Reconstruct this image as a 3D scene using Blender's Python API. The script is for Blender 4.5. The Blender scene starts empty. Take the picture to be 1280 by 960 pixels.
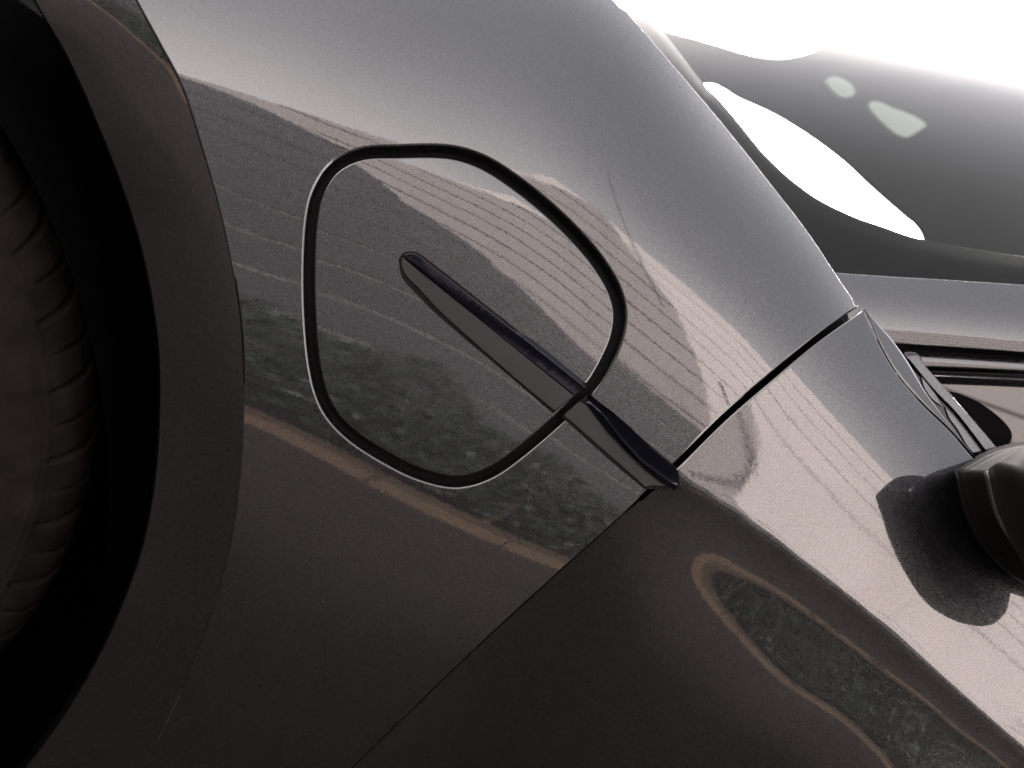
import bpy, bmesh, math, random
import numpy as np
from mathutils import Vector, Matrix
from mathutils.geometry import delaunay_2d_cdt
random.seed(4); rng = np.random.default_rng(4)
C = bpy.context.scene.collection
scene = bpy.context.scene

# ---- geometry of the view, shared by the camera and the traced outlines
R = math.radians
CAM = np.array((0.0, 0.90, 1.0)); PITCH = R(8.0); ROLL = R(41.0); LENS = 50.0; SENSOR = 36.0
_F = np.array((0.0, -math.cos(PITCH), -math.sin(PITCH)))
_R0 = np.array((-1.0, 0.0, 0.0)); _U0 = np.cross(_R0, _F)
_RT = math.cos(ROLL) * _R0 + math.sin(ROLL) * _U0
_UP = -math.sin(ROLL) * _R0 + math.cos(ROLL) * _U0

def rays(p):
    """unit directions through points of the 1280 x 960 picture"""
    p = np.atleast_2d(np.asarray(p, float))
    a = (p[:, 0] - 640) / 1280 * SENSOR / LENS
    b = (480 - p[:, 1]) / 1280 * SENSOR / LENS
    d = _F[None] + a[:, None] * _RT[None] + b[:, None] * _UP[None]
    return d / np.linalg.norm(d, axis=1)[:, None]

GX0, GX1, GZ0, GZ1, GN = -0.95, 0.95, 0.05, 1.95, 633
gx = np.linspace(GX0, GX1, GN); gz = np.linspace(GZ0, GZ1, GN)
GS = gx[1] - gx[0]

def blur(a, n=1):
    for _ in range(n):
        b = np.pad(a, 1, mode='edge'); a = (b[:-2, 1:-1] + 2 * b[1:-1, 1:-1] + b[2:, 1:-1]) / 4
        b = np.pad(a, 1, mode='edge'); a = (b[1:-1, :-2] + 2 * b[1:-1, 1:-1] + b[1:-1, 2:]) / 4
    return a

class Surf:
    """a body panel: its outward depth y over the side plane (x, z)"""
    def __init__(self, Y):
        self.Y = Y
        self.DX = np.gradient(Y, GS, axis=0); self.DZ = np.gradient(Y, GS, axis=1)
    def samp(self, A, x, z):
        u = np.clip((x - GX0) / GS, 0, GN - 1.001); v = np.clip((z - GZ0) / GS, 0, GN - 1.001)
        i = u.astype(int); j = v.astype(int); fu = u - i; fv = v - j
        return (A[i, j] * (1 - fu) * (1 - fv) + A[i + 1, j] * fu * (1 - fv) + A[i, j + 1] * (1 - fu) * fv + A[i + 1, j + 1] * fu * fv)
    def hit(self, p):
        d = rays(p); n = len(d)
        t = np.full(n, 0.3); prev = np.full(n, 0.3); done = np.zeros(n, bool); hi = np.full(n, 2.6)
        for s in np.linspace(0.3, 2.6, 461)[1:]:
            P = CAM + d * s
            f = P[:, 1] - self.samp(self.Y, P[:, 0], P[:, 2])
            new = (~done) & (f < 0)
            hi[new] = s; done |= new
        lo = hi - 0.005
        for _ in range(22):
            m = (lo + hi) / 2; P = CAM + d * m[:, None]
            f = P[:, 1] - self.samp(self.Y, P[:, 0], P[:, 2])
            lo = np.where(f > 0, m, lo); hi = np.where(f > 0, hi, m)
        P = CAM + d * hi[:, None]
        N = np.stack((-self.samp(self.DX, P[:, 0], P[:, 2]), np.ones(n), -self.samp(self.DZ, P[:, 0], P[:, 2])), 1)
        N /= np.linalg.norm(N, axis=1)[:, None]
        self.missed = int((~done).sum())
        return P, N

def tps(pts, val, lam):
    """smooth (cubic radial) surface through scattered values"""
    n = len(pts); D = lambda a, b: np.sqrt(((a[:, None] - b[None]) ** 2).sum(-1)) ** 3
    poly = lambda q: np.stack((np.ones(len(q)), q[:, 0], q[:, 1], q[:, 0] ** 2, q[:, 0] * q[:, 1], q[:, 1] ** 2), 1)
    P = poly(pts); A = np.zeros((n + 6, n + 6)); A[:n, :n] = D(pts, pts) + lam * np.eye(n); A[:n, n:] = P; A[n:, :n] = P.T
    w = np.linalg.solve(A, np.concatenate((val, np.zeros(6))))
    X, Z = np.meshgrid(gx, gz, indexing='ij'); Q = np.stack((X.ravel(), Z.ravel()), 1); out = []
    for k in range(0, len(Q), 20000):
        q = Q[k:k + 20000]; out.append(D(q, pts) @ w[:n] + poly(q) @ w[n:])
    return np.concatenate(out).reshape(GN, GN)

def integrate(TH, base, za=.87):
    S = np.tan(TH)
    c = np.concatenate((np.zeros((GN, 1)), np.cumsum((S[:, 1:] + S[:, :-1]) / 2 * GS, axis=1)), 1)
    j = int(round((za - GZ0) / GS))
    return base[:, None] - (c - c[:, j:j + 1])

def tilt_of(p, phi, P):
    d = rays(p); al = np.arctan2(-d[:, 2], -d[:, 1])
    return (np.radians(phi) + al) / 2

def tilt_map(ctrl, surf, lam=3e-5, lo=-34, hi=66):
    p = np.array([(c[0], c[1]) for c in ctrl], float); phi = np.array([c[2] for c in ctrl], float)
    P, N = surf.hit(p)
    th = tilt_of(p, phi, P)
    T = tps(np.stack((P[:, 0], P[:, 2]), 1), th, lam)
    return np.clip(T, R(lo), R(hi))

base = -0.16 * gx ** 2
flat = Surf(np.zeros((GN, GN)) + base[:, None])

# elevation (degrees) that the paint mirrors at points of the picture: sky, pale house, fence, hedge, kerb, ground
FENDER = [
 (300,-20,62),(520,-20,66),(700,20,72),(820,120,78),(960,260,78),(1040,360,76),
 (780,5,112),(900,150,116),(1000,278,114),(1060,365,104),
 (560,90,54),(680,130,54),(820,240,58),(960,360,56),
 (232,62,40),(330,92,40),(440,140,41),(560,180,40),(700,205,41),(790,285,40),(900,392,40),(985,455,40),
 (212,90,29),(330,130,28),(450,186,28),(560,262,26),(640,312,25),(735,405,24),(800,480,23),(850,545,22),
 (300,300,15),(430,300,14),(540,380,13),(700,470,13),(790,545,13),
 (303,395,7),(400,400,7),(500,425,7),(600,480,6),(700,535,5),(800,600,5),
 (305,490,-4.5),(400,540,-4.5),(480,588,-4.5),(560,620,-4.5),(640,662,-4.5),(720,696,-4.5),
 (300,515,-7),(390,558,-7),(475,606,-7),(560,645,-7),(660,705,-7),
 (300,640,-20),(500,760,-22),(620,790,-22),(420,840,-30),(300,800,-30),(300,960,-42),(450,950,-40),(150,960,-44),
]
DOOR_UP = [
 (1050,405,62),(1120,480,62),(1200,565,62),(1280,640,62),
 (1000,460,41),(1060,525,41),(1110,580,41),(1200,665,41),(1280,735,41),
 (870,570,27),(985,665,29),(1105,768,29),(1210,862,29),(1275,908,29),
 (930,560,31),(1050,680,31),(1180,790,31),
]
DOOR_LOW = [
 (860,622,-26),(970,698,-25),(1100,802,-24),(1210,893,-24),(1278,950,-22),
 (880,691,-6.5),(967,738,-6),(1092,829,-6),(1180,900,-6),(1240,950,-5),
 (960,748,-2),(1060,836,4),(1150,908,7),(1220,960,9),
 (866,704,-7.5),(925,768,-7),(1050,877,-7),(1142,956,-7),
 (800,700,-24),(840,780,-20),(900,835,-20),(990,910,-20),(1060,960,-20),
 (700,760,-34),(780,880,-36),(850,960,-36),(500,960,-42),(600,900,-40),(740,705,-28),
]
def solve(ctrl, it=4, lam=3e-5, bs=None, za=.87, **k):
    bs = base if bs is None else bs
    s = flat
    for _ in range(it):
        T = tilt_map(ctrl, s, lam, **k); s = Surf(blur(integrate(T, bs, za), 14))
    return s, T

# ------------------------------------------------------------ camera, sky, sun, exposure
cam = bpy.data.objects.new('camera', bpy.data.cameras.new('camera')); C.objects.link(cam)
m = Matrix.Identity(4)
for i, v in enumerate((_RT, _UP, -_F)):
    for j in range(3): m[j][i] = v[j]
m.translation = Vector(CAM); cam.matrix_world = m
cam.data.lens = LENS; cam.data.sensor_width = SENSOR; cam.data.clip_start = 0.05; cam.data.clip_end = 2000
cam.data.dof.use_dof = True; cam.data.dof.focus_distance = 0.92; cam.data.dof.aperture_fstop = 9.0
scene.camera = cam
SUN_EL, SUN_AZ = R(27), R(196)
w = bpy.data.worlds.new('World'); scene.world = w; w.use_nodes = True
wn = w.node_tree.nodes; wl = w.node_tree.links
sky = wn.new('ShaderNodeTexSky'); sky.sky_type = 'NISHITA'; sky.sun_disc = False
sky.sun_elevation = SUN_EL; sky.sun_rotation = SUN_AZ; sky.air_density = 1.0; sky.dust_density = 3.0; sky.ozone_density = 1.0
# thin even overcast: the blue is veiled by cloud
hs = wn.new('ShaderNodeHueSaturation'); hs.inputs['Saturation'].default_value = 0.07
wl.new(sky.outputs[0], hs.inputs['Color'])
# milky warm haze low all round the horizon
wt = wn.new('ShaderNodeTexCoord'); ws_ = wn.new('ShaderNodeSeparateXYZ'); wl.new(wt.outputs['Generated'], ws_.inputs[0])
wm = wn.new('ShaderNodeMapRange'); wm.interpolation_type = 'SMOOTHSTEP'
for k_, v_ in (('From Min', .80), ('From Max', .50), ('To Min', 0.0), ('To Max', 1.0)): wm.inputs[k_].default_value = v_
wl.new(ws_.outputs['Z'], wm.inputs['Value'])
wc = wn.new('ShaderNodeMix'); wc.data_type = 'RGBA'; wc.blend_type = 'MULTIPLY'; wc.inputs['B'].default_value = (1.95, 1.80, 1.66, 1)
wl.new(wm.outputs[0], wc.inputs['Factor']); wl.new(hs.outputs[0], wc.inputs['A'])
wt2 = wn.new('ShaderNodeVectorMath'); wt2.operation = 'MULTIPLY'; wt2.inputs[1].default_value = (1.02, .995, 1.03)
wl.new(wc.outputs['Result'], wt2.inputs[0]); wl.new(wt2.outputs[0], wn['Background'].inputs['Color']); wn['Background'].inputs['Strength'].default_value = 0.15
sd = bpy.data.lights.new('sun', 'SUN'); sd.energy = 2.0; sd.angle = R(8); sd.color = (1, .95, .89)
so = bpy.data.objects.new('sun', sd); C.objects.link(so)
sv = Vector((math.sin(SUN_AZ) * math.cos(SUN_EL), math.cos(SUN_AZ) * math.cos(SUN_EL), math.sin(SUN_EL)))
so.rotation_euler = sv.to_track_quat('Z', 'Y').to_euler(); so.location = sv * 30
vs = scene.view_settings; vs.view_transform = 'Standard'; vs.look = 'None'; vs.gamma = 1; vs.use_curve_mapping = False
vs.exposure = 2.95
scene.cycles.max_bounces = 8; scene.cycles.transparent_max_bounces = 12
scene.cycles.use_denoising = True
WD = (.49, .87); WY = -.20
WK = ([-.3, .02, .09, .18, .25, .31, 1.2], [.5, .8, 1.2, 1.8, 2.65, 3.05, 3.05])
CABY = -2.0
LEAF_IN = [(880,110),(925,128),(965,146),(1005,170),(1050,203),(1090,240),(1130,275),(1147,290),(1150,305),(1110,320),(1060,300),(1000,270),(940,220),(880,150)]
MFOOT = [((1312,647),-.10,104,104,0),((1310,645),-.05,100,100,0),((1311,645),-.01,98,98,0),((1318,643),.0,92,92,0),((1332,640),.015,86,86,0)]
MSEAM = [((1332,640),.015,86,86,0),((1333,640),.0165,87.5,87.5,0),((1336,640),.019,87.5,87.5,0),((1337,640),.020,86,86,0)]
MSHELL = [((1337,640),.020,84,84,0),((1342,640),.03,90,90,0),((1360,654),.052,98,124,0),((1385,668),.078,90,130,0),((1400,670),.092,56,86,0)]
WSTEER = -17; WPX = (-408, 448); WY0 = -.19; WSKEW = 15.0
GROUND_A = (.0120,.0076,.0060); GROUND_B = (.0170,.0110,.0088)
FROWS = 12; FP = [(-18,0),(20,0),(20,7.2),(6.5,6.7),(4.2,6.2),(2.7,5.2),(1.5,4.85),(0,4.4),(-1.5,3.65),(-18,3.4)]; DOOR_FLARE = .05; DOOR_CURVE = -.15
GABLE = [(-2.2,0),(22,0),(22,7.0),(6,7.0),(1.2,8.8),(-.7,7.2),(-1.7,4.6),(-2.2,3.2)]; GROWS = 16
HOUSE = [(-30,0),(9,0),(9,7),(4,11.8),(-30,11.8)]; HROWS = 16
WIRES = [((770,245),(885,500),('F','black cable slanting down across the cream house on the shed side')),
         ((945,510),(1170,840),('D','black cable slanting down across the far side of the cream house'))]

# ------------------------------------------------------------ materials
def mat(name, col, rough=.5, metal=0, coat=0, spec=.5, noise=None, bump=None, coatr=.03):
    m = bpy.data.materials.new(name); m.use_nodes = True; n = m.node_tree.nodes; l = m.node_tree.links
    b = n['Principled BSDF']; b.inputs['Base Color'].default_value = (*col, 1); b.inputs['Roughness'].default_value = rough
    b.inputs['Metallic'].default_value = metal; b.inputs['Coat Weight'].default_value = coat; b.inputs['Coat Roughness'].default_value = coatr
    b.inputs['Specular IOR Level'].default_value = spec
    tc = n.new('ShaderNodeTexCoord')
    if noise:   # (scale, amount)
        t = n.new('ShaderNodeTexNoise'); t.inputs['Scale'].default_value = noise[0]; t.inputs['Detail'].default_value = 6
        l.new(tc.outputs['Object'], t.inputs['Vector'])
        mr = n.new('ShaderNodeMapRange'); mr.inputs['From Min'].default_value = .3; mr.inputs['From Max'].default_value = .7
        mr.inputs['To Min'].default_value = 1 - noise[1]; mr.inputs['To Max'].default_value = 1 + noise[1]
        l.new(t.outputs['Fac'], mr.inputs['Value'])
        mx = n.new('ShaderNodeVectorMath'); mx.operation = 'SCALE'; mx.inputs[0].default_value = col
        l.new(mr.outputs[0], mx.inputs['Scale']); l.new(mx.outputs[0], b.inputs['Base Color'])
    if bump:    # (scale, distance)
        t = n.new('ShaderNodeTexNoise'); t.inputs['Scale'].default_value = bump[0]; t.inputs['Detail'].default_value = 4
        l.new(tc.outputs['Object'], t.inputs['Vector'])
        bp = n.new('ShaderNodeBump'); bp.inputs['Distance'].default_value = bump[1]; bp.inputs['Strength'].default_value = 1
        l.new(t.outputs['Fac'], bp.inputs['Height']); l.new(bp.outputs[0], b.inputs['Normal'])
    return m

def paint():
    m = bpy.data.materials.new('grey_metallic_paint'); m.use_nodes = True; n = m.node_tree.nodes; l = m.node_tree.links
    b = n['Principled BSDF']
    b.inputs['Metallic'].default_value = .92; b.inputs['Roughness'].default_value = .34
    b.inputs['Coat Weight'].default_value = 1; b.inputs['Coat Roughness'].default_value = .012; b.inputs['Coat IOR'].default_value = 1.62
    tc = n.new('ShaderNodeTexCoord')
    v = n.new('ShaderNodeTexVoronoi'); v.inputs['Scale'].default_value = 1500
    l.new(tc.outputs['Object'], v.inputs['Vector'])
    sub = n.new('ShaderNodeVectorMath'); sub.operation = 'SUBTRACT'; sub.inputs[1].default_value = (.5, .5, .5)
    l.new(v.outputs['Color'], sub.inputs[0])
    sc = n.new('ShaderNodeVectorMath'); sc.operation = 'SCALE'; sc.inputs['Scale'].default_value = .18
    l.new(sub.outputs[0], sc.inputs[0])
    g = n.new('ShaderNodeNewGeometry'); ad = n.new('ShaderNodeVectorMath'); ad.operation = 'ADD'
    l.new(g.outputs['Normal'], ad.inputs[0]); l.new(sc.outputs[0], ad.inputs[1])
    no = n.new('ShaderNodeVectorMath'); no.operation = 'NORMALIZE'; l.new(ad.outputs[0], no.inputs[0])
    l.new(no.outputs[0], b.inputs['Normal'])
    # flakes differ a little in brightness
    sp = n.new('ShaderNodeSeparateColor'); l.new(v.outputs['Color'], sp.inputs[0])
    mr = n.new('ShaderNodeMapRange'); mr.inputs['To Min'].default_value = .75; mr.inputs['To Max'].default_value = 1.25
    l.new(sp.outputs[1], mr.inputs['Value'])
    mx = n.new('ShaderNodeVectorMath'); mx.operation = 'SCALE'; mx.inputs[0].default_value = PAINT_COL
    l.new(mr.outputs[0], mx.inputs['Scale']); l.new(mx.outputs[0], b.inputs['Base Color'])
    # orange peel in the clear coat
    t = n.new('ShaderNodeTexNoise'); t.inputs['Scale'].default_value = 260; t.inputs['Detail'].default_value = 2
    t2 = n.new('ShaderNodeTexNoise'); t2.inputs['Scale'].default_value = 45; t2.inputs['Detail'].default_value = 1
    l.new(tc.outputs['Object'], t.inputs['Vector']); l.new(tc.outputs['Object'], t2.inputs['Vector'])
    mp = n.new('ShaderNodeMapping'); mp.inputs['Scale'].default_value = (5, 5, 22); mp.inputs['Rotation'].default_value = (0, .5, 0)
    t3 = n.new('ShaderNodeTexNoise'); t3.inputs['Scale'].default_value = 1.6; t3.inputs['Detail'].default_value = 7
    l.new(tc.outputs['Object'], mp.inputs[0]); l.new(mp.outputs[0], t3.inputs['Vector'])
    m3 = n.new('ShaderNodeMapRange'); m3.inputs['From Min'].default_value = .42; m3.inputs['From Max'].default_value = .75
    m3.inputs['To Min'].default_value = .012; m3.inputs['To Max'].default_value = .06
    l.new(t3.outputs['Fac'], m3.inputs['Value']); l.new(m3.outputs[0], b.inputs['Coat Roughness'])
    b1 = n.new('ShaderNodeBump'); b1.inputs['Distance'].default_value = PEEL * .6; l.new(t.outputs['Fac'], b1.inputs['Height'])
    b2 = n.new('ShaderNodeBump'); b2.inputs['Distance'].default_value = PEEL * .9; l.new(t2.outputs['Fac'], b2.inputs['Height'])
    l.new(b1.outputs[0], b2.inputs['Normal']); l.new(b2.outputs[0], b.inputs['Coat Normal'])
    return m
PAINT_COL = (.0195, .0195, .0215); PEEL = .000012
PAINT = paint()
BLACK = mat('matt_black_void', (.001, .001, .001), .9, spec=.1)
SEAL = mat('black_rubber_seal', (.0006, .0005, .0005), .6, spec=.12, bump=(300, .0002))
MATT = mat('charcoal_plastic', (.0050, .0054, .0062), .45, spec=.35, bump=(1800, .00008), noise=(60, .08))
GLOSSB = mat('gloss_blue_black_plastic', (.0016, .0020, .0058), .10, coat=0, spec=.35)
DARKPL = mat('dark_satin_plastic', (.0050, .0044, .0040), .42, spec=.14, noise=(40, .12), bump=(1200, .00006))
TYRE = mat('dusty_tyre_rubber', (.0125, .0102, .0086), .78, noise=(38, .45), bump=(420, .0006), spec=.12)
LINER = mat('wheel_well_felt', (.0008, .0008, .0008), .95, spec=.02)
CHROME = mat('bright_rim_metal', (.45, .45, .46), .2, metal=1)

def glass_mat(name, tint, ior=1.5, rough=0.0):
    m = bpy.data.materials.new(name); m.use_nodes = True; n = m.node_tree.nodes; l = m.node_tree.links
    n.remove(n['Principled BSDF']); o = n['Material Output']
    f = n.new('ShaderNodeFresnel'); f.inputs['IOR'].default_value = ior
    gl = n.new('ShaderNodeBsdfGlossy'); gl.inputs['Roughness'].default_value = rough; gl.inputs['Color'].default_value = (1, 1, 1, 1)
    tr = n.new('ShaderNodeBsdfTransparent'); tr.inputs['Color'].default_value = (*tint, 1)
    mx = n.new('ShaderNodeMixShader'); l.new(f.outputs[0], mx.inputs[0]); l.new(tr.outputs[0], mx.inputs[1]); l.new(gl.outputs[0], mx.inputs[2])
    l.new(mx.outputs[0], o.inputs['Surface']); return m

# ------------------------------------------------------------ builders
def link(name, me, parent=None, m=None):
    o = bpy.data.objects.new(name, me); C.objects.link(o)
    if m is not None: me.materials.append(m)
    if parent is not None: o.parent = parent
    return o

def mesh(name, V, Fc, m, parent=None, N=None, smooth=True):
    me = bpy.data.meshes.new(name); me.from_pydata([tuple(v) for v in V], [], [tuple(f) for f in Fc]); me.update()
    if smooth: me.polygons.foreach_set('use_smooth', [True] * len(me.polygons))
    if N is not None: me.normals_split_custom_set_from_vertices([tuple(n) for n in N])
    return link(name, me, parent, m)

def spline(pts, closed=True, step=5.0):
    """points (x, y) or (x, y, 1) = a corner; smooth curve between the corners"""
    P = [np.array(p[:2], float) for p in pts]; sharp = [len(p) > 2 and p[2] == 1 for p in pts]; n = len(P); out = []
    for i in range(n if closed else n - 1):
        a, b = P[i], P[(i + 1) % n]
        L = np.linalg.norm(b - a)
        ta = (b - P[i - 1]) / max(np.linalg.norm(b - P[i - 1]), 1e-6) if (closed or i > 0) else (b - a) / L
        c = P[(i + 2) % n] if (closed or i + 2 < n) else b
        tb = (c - a) / max(np.linalg.norm(c - a), 1e-6)
        if sharp[i] or (not closed and i == 0): ta = (b - a) / L
        if sharp[(i + 1) % n] or (not closed and i == n - 2): tb = (b - a) / L
        if sharp[i] and sharp[(i + 1) % n]: ta = tb = (b - a) / L
        k = max(int(L / step), 1)
        for t in np.arange(k) / k:
            h = (2 * t ** 3 - 3 * t ** 2 + 1, t ** 3 - 2 * t ** 2 + t, -2 * t ** 3 + 3 * t ** 2, t ** 3 - t ** 2)
            out.append(h[0] * a + h[1] * ta * L + h[2] * b + h[3] * tb * L)
    if not closed: out.append(P[-1])
    return np.array(out)

def area(p): return .5 * float(np.sum(p[:, 0] * np.roll(p[:, 1], -1) - np.roll(p[:, 0], -1) * p[:, 1]))
def outnorm(p):
    t = np.roll(p, -1, 0) - np.roll(p, 1, 0); t /= np.maximum(np.linalg.norm(t, axis=1), 1e-9)[:, None]
    n = np.stack((t[:, 1], -t[:, 0]), 1)
    return n if area(p) > 0 else -n
def inside(poly, q):
    r = np.zeros(len(q), bool); x, y = q[:, 0], q[:, 1]; n = len(poly)
    for i in range(n):
        x1, y1 = poly[i]; x2, y2 = poly[(i + 1) % n]
        if y1 == y2: continue
        c = ((y1 > y) != (y2 > y)) & (x < (x2 - x1) * (y - y1) / (y2 - y1) + x1); r ^= c
    return r

MM = 1 / 506e-6     # picture pixels per metre at the paint
def panel(name, outline, surf, m, parent=None, holes=(), offset=0.0, r=.002, depth=.008, grid=14, crown=None, raw=False, wall=True, extra=None):
    """sheet following a body surface, with rounded returned edges round its outline and holes"""
    loops = [outline if raw else spline(outline)] + [h if raw else spline(h) for h in holes]
    V2 = []; E = []; ring = []
    rf = r if callable(r) else (lambda q: np.full(len(q), r))
    for k, lp in enumerate(loops):
        nn = outnorm(lp); s = 1 if k == 0 else -1         # direction off the sheet
        rr = rf(lp); q = lp - s * nn * (rr * MM)[:, None]; ring.append((lp, s * nn, len(V2), len(lp)))
        b = len(V2); V2 += list(q); E += [(b + i, b + (i + 1) % len(q)) for i in range(len(q))]
    q0 = np.array(V2[:ring[0][3]]); lo = q0.min(0); hi = q0.max(0)
    X, Yg = np.meshgrid(np.arange(lo[0] + grid / 2, hi[0], grid), np.arange(lo[1] + grid / 2, hi[1], grid))
    G = np.stack((X.ravel(), Yg.ravel()), 1)
    ok = inside(q0, G)
    for (lp, s, b, n) in ring[1:]: ok &= ~inside(np.array(V2[b:b + n]), G)
    if extra is not None:
        G = np.concatenate((G, extra)); ok = np.concatenate((ok, inside(q0, extra)))
    G = G[ok]
    allb = np.array(V2)
    if len(G):
        d = np.min(np.hypot(G[:, None, 0] - allb[None, :, 0], G[:, None, 1] - allb[None, :, 1]), axis=1) if len(G) * len(allb) < 4e7 else np.full(len(G), 99)
        G = G[d > min(grid * .35, 3)]
    pts = np.concatenate((allb, G)) if len(G) else allb
    res = delaunay_2d_cdt([Vector(p) for p in pts], E, [], 0, 1e-6)
    v2 = np.array([tuple(v) for v in res[0]]); T = [tuple(f) for f in res[2]]
    cen = np.array([v2[list(f)].mean(0) for f in T]); keep = inside(q0, cen)
    for (lp, s, b, n) in ring[1:]: keep &= ~inside(allb[b:b + n], cen)
    T = [f for f, k in zip(T, keep) if k]
    P, N = surf.hit(v2)
    def lift(P, N, px):
        o = offset
        if crown is not None: o = o + crown(px)
        return P + N * (o[:, None] if isinstance(o, np.ndarray) else o)
    def renorm(N, px):
        if crown is None: return N
        def at_(q): a_, b_ = surf.hit(q); return lift(a_, b_, q)
        n2 = np.cross(at_(px + (2, 0)) - at_(px - (2, 0)), at_(px + (0, 2)) - at_(px - (0, 2))); n2 /= np.linalg.norm(n2, axis=1)[:, None]
        return n2 * np.sign((n2 * N).sum(1))[:, None]
    V = list(lift(P, N, v2)); NN = list(renorm(N, v2)); F = []
    for f in T:
        a, b_, c = V[f[0]], V[f[1]], V[f[2]]
        F.append(f if np.cross(b_ - a, c - a).dot(N[f[0]]) > 0 else f[::-1])
    from_in = {}
    for i, og in enumerate(res[3]):
        for j in og: from_in[j] = i
    for (lp, nn, b, n) in ring:
        rr = rf(lp)[:, None]; q = lp - nn * rr * MM
        P0, N0 = surf.hit(q); P0 = lift(P0, N0, q); N0 = renorm(N0, q); Pa, _ = surf.hit(q + nn * 2); Pb, _ = surf.hit(q)
        Tn = Pa - Pb; Tn -= N0 * (Tn * N0).sum(1)[:, None]; Tn /= np.maximum(np.linalg.norm(Tn, axis=1), 1e-9)[:, None]
        prev = [from_in.get(b + i, None) for i in range(n)]
        angs = [R(a) for a in (22, 45, 67, 90)]
        lays = [(rr * math.sin(a), rr * (1 - math.cos(a)), math.cos(a), math.sin(a)) for a in angs] + ([(rr, depth, 0, 1)] if wall else [])
        for (o, dp, cn, ct) in lays:
            base = len(V)
            V += list(P0 + Tn * o - N0 * dp); NN += list(N0 * cn + Tn * ct)
            cur = [base + i for i in range(n)]
            for i in range(n):
                j = (i + 1) % n
                if prev[i] is None or prev[j] is None: continue
                f = (prev[i], prev[j], cur[j], cur[i])
                c = np.cross(V[f[1]] - V[f[0]], V[f[3]] - V[f[0]])
                F.append(f if c.dot(NN[cur[i]] + NN[prev[i]]) > 0 else f[::-1])
            prev = cur
    return mesh(name, V, F, m, parent, NN)

def empty(name, loc=(0, 0, 0), parent=None):
    o = bpy.data.objects.new(name, None); C.objects.link(o); o.location = loc; o.empty_display_size = .1
    if parent is not None: o.parent = parent
    return o
def tag(o, label, cat, group=None):
    o['label'] = label; o['category'] = cat
    if group: o['group'] = group
    return o

# ------------------------------------------------------------ body surfaces
FEN, _ = solve(FENDER, lam=5e-4)
gap_y = float(FEN.samp(FEN.Y, np.array([-.117]), np.array([.93]))[0])
bd = gap_y + (-.117 - gx) * DOOR_FLARE + DOOR_CURVE * (gx + .117) ** 2
UP, TU = solve(DOOR_UP, lam=2e-4, bs=bd, za=.93)
CREASE = [(780, 545), (850, 598), (917, 640), (985, 690), (1108, 786), (1217, 884), (1290, 948), (1450, 1080)]
kp, _n = UP.hit(CREASE); o_ = np.argsort(kp[:, 0]); 
zk = np.interp(gx, kp[o_, 0], kp[o_, 2]); zk = blur(np.repeat(zk[:, None], 3, 1), 10)[:, 1]
s = UP
for _ in range(4):
    TL = tilt_map(DOOR_LOW, s, 3e-5)
    X_, Z_ = np.meshgrid(gx, gz, indexing='ij')
    t_ = np.clip((Z_ - zk[:, None]) / .0032 + .5, 0, 1); t_ = t_ * t_ * (3 - 2 * t_)
    TH = TU * t_ + TL * (1 - t_)
    S_ = np.tan(TH); c_ = np.concatenate((np.zeros((GN, 1)), np.cumsum((S_[:, 1:] + S_[:, :-1]) / 2 * GS, axis=1)), 1)
    jk = np.clip(np.round((zk + .03 - GZ0) / GS).astype(int), 0, GN - 1)
    anchor = UP.Y[np.arange(GN), jk]; s = Surf(anchor[:, None] - (c_ - c_[np.arange(GN), jk][:, None]))
DOOR = s

car = empty('car')
tag(car, 'dark grey metallic car with closed charging port lid between front wheel and door', 'car')

LID = [(497,189),(452,192),(420,207),(401,232),(391,262),(386,320),(387,400),(395,470),(410,512),(440,545),(490,577),(530,595),(572,603),(612,592),(650,566),(700,523),(740,482),(762,445),(773,415),(775,385),(764,352),(735,310),(690,264),(640,224),(600,200),(560,189)]
lid_c = spline(LID)
HOLE = lid_c + outnorm(lid_c) * 5.6
LIDO = lid_c - outnorm(lid_c) * 6.8
GAP = [(1078,384),(1020,425),(965,470),(905,522),(850,577),(815,610),(770,650),(690,722),(600,805),(520,882),(440,960),(300,1100),(200,1200)]
g_ = spline(GAP, closed=False, step=6)
t_ = np.gradient(g_, axis=0); t_ /= np.linalg.norm(t_, axis=1)[:, None]; gn = np.stack((-t_[:, 1], t_[:, 0]), 1)   # towards the door (right / down)
if gn[0].dot((1, 1)) < 0: gn = -gn
hw = np.interp(g_[:, 1], [384, 600, 640, 1200], [3.2, 3.2, .25, .25])[:, None]
gf = g_ - gn * hw; gd = g_ + gn * hw

ARCH = [(60,-220),(140,-60),(165,-8),(200,58),(228,112),(250,180),(272,255),(289,330),(300,400),(304,470),(303,560),(293,650),(272,740),(240,830),(195,930),(130,1040),(60,1150)]
arch = spline(ARCH, closed=False, step=7)
top = spline([(590,-220),(718,-60),(772,2),(830,68),(900,150),(960,225),(1010,290),(1050,350),(1070,380)], closed=False, step=7)
fen_out = np.concatenate((arch[::-1], top, gf))
def edge_r(q):
    x, y = q[:, 0], q[:, 1]; near = np.hypot(x - 580, y - 390) < 290
    return np.where(near & (x < 800), .0019, np.where((y > 625), .0005, np.where(((x > 780) & (y < 380)), .0004, np.where(x < 310, np.interp(y, [150, 420], [.0018, .0003]), .0018))))
fender = panel('front_fender', fen_out, FEN, PAINT, car, holes=[HOLE], r=edge_r, depth=.012, grid=11, raw=True)
def lidcrown(px):
    v = ((px[:, 0] - 600) * .656 - (px[:, 1] - 350) * .755) * 506e-6
    u = ((px[:, 0] - 580) * .755 + (px[:, 1] - 390) * .656) * 506e-6
    return -.42 * np.maximum(v, 0) ** 2 - .012 * v - .008 * u - .05 * (u * u + v * v)
lid = panel('charging_port_lid', LIDO, FEN, PAINT, car, r=.0014, depth=.009, grid=10, offset=-.0006, raw=True, crown=lidcrown)
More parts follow.
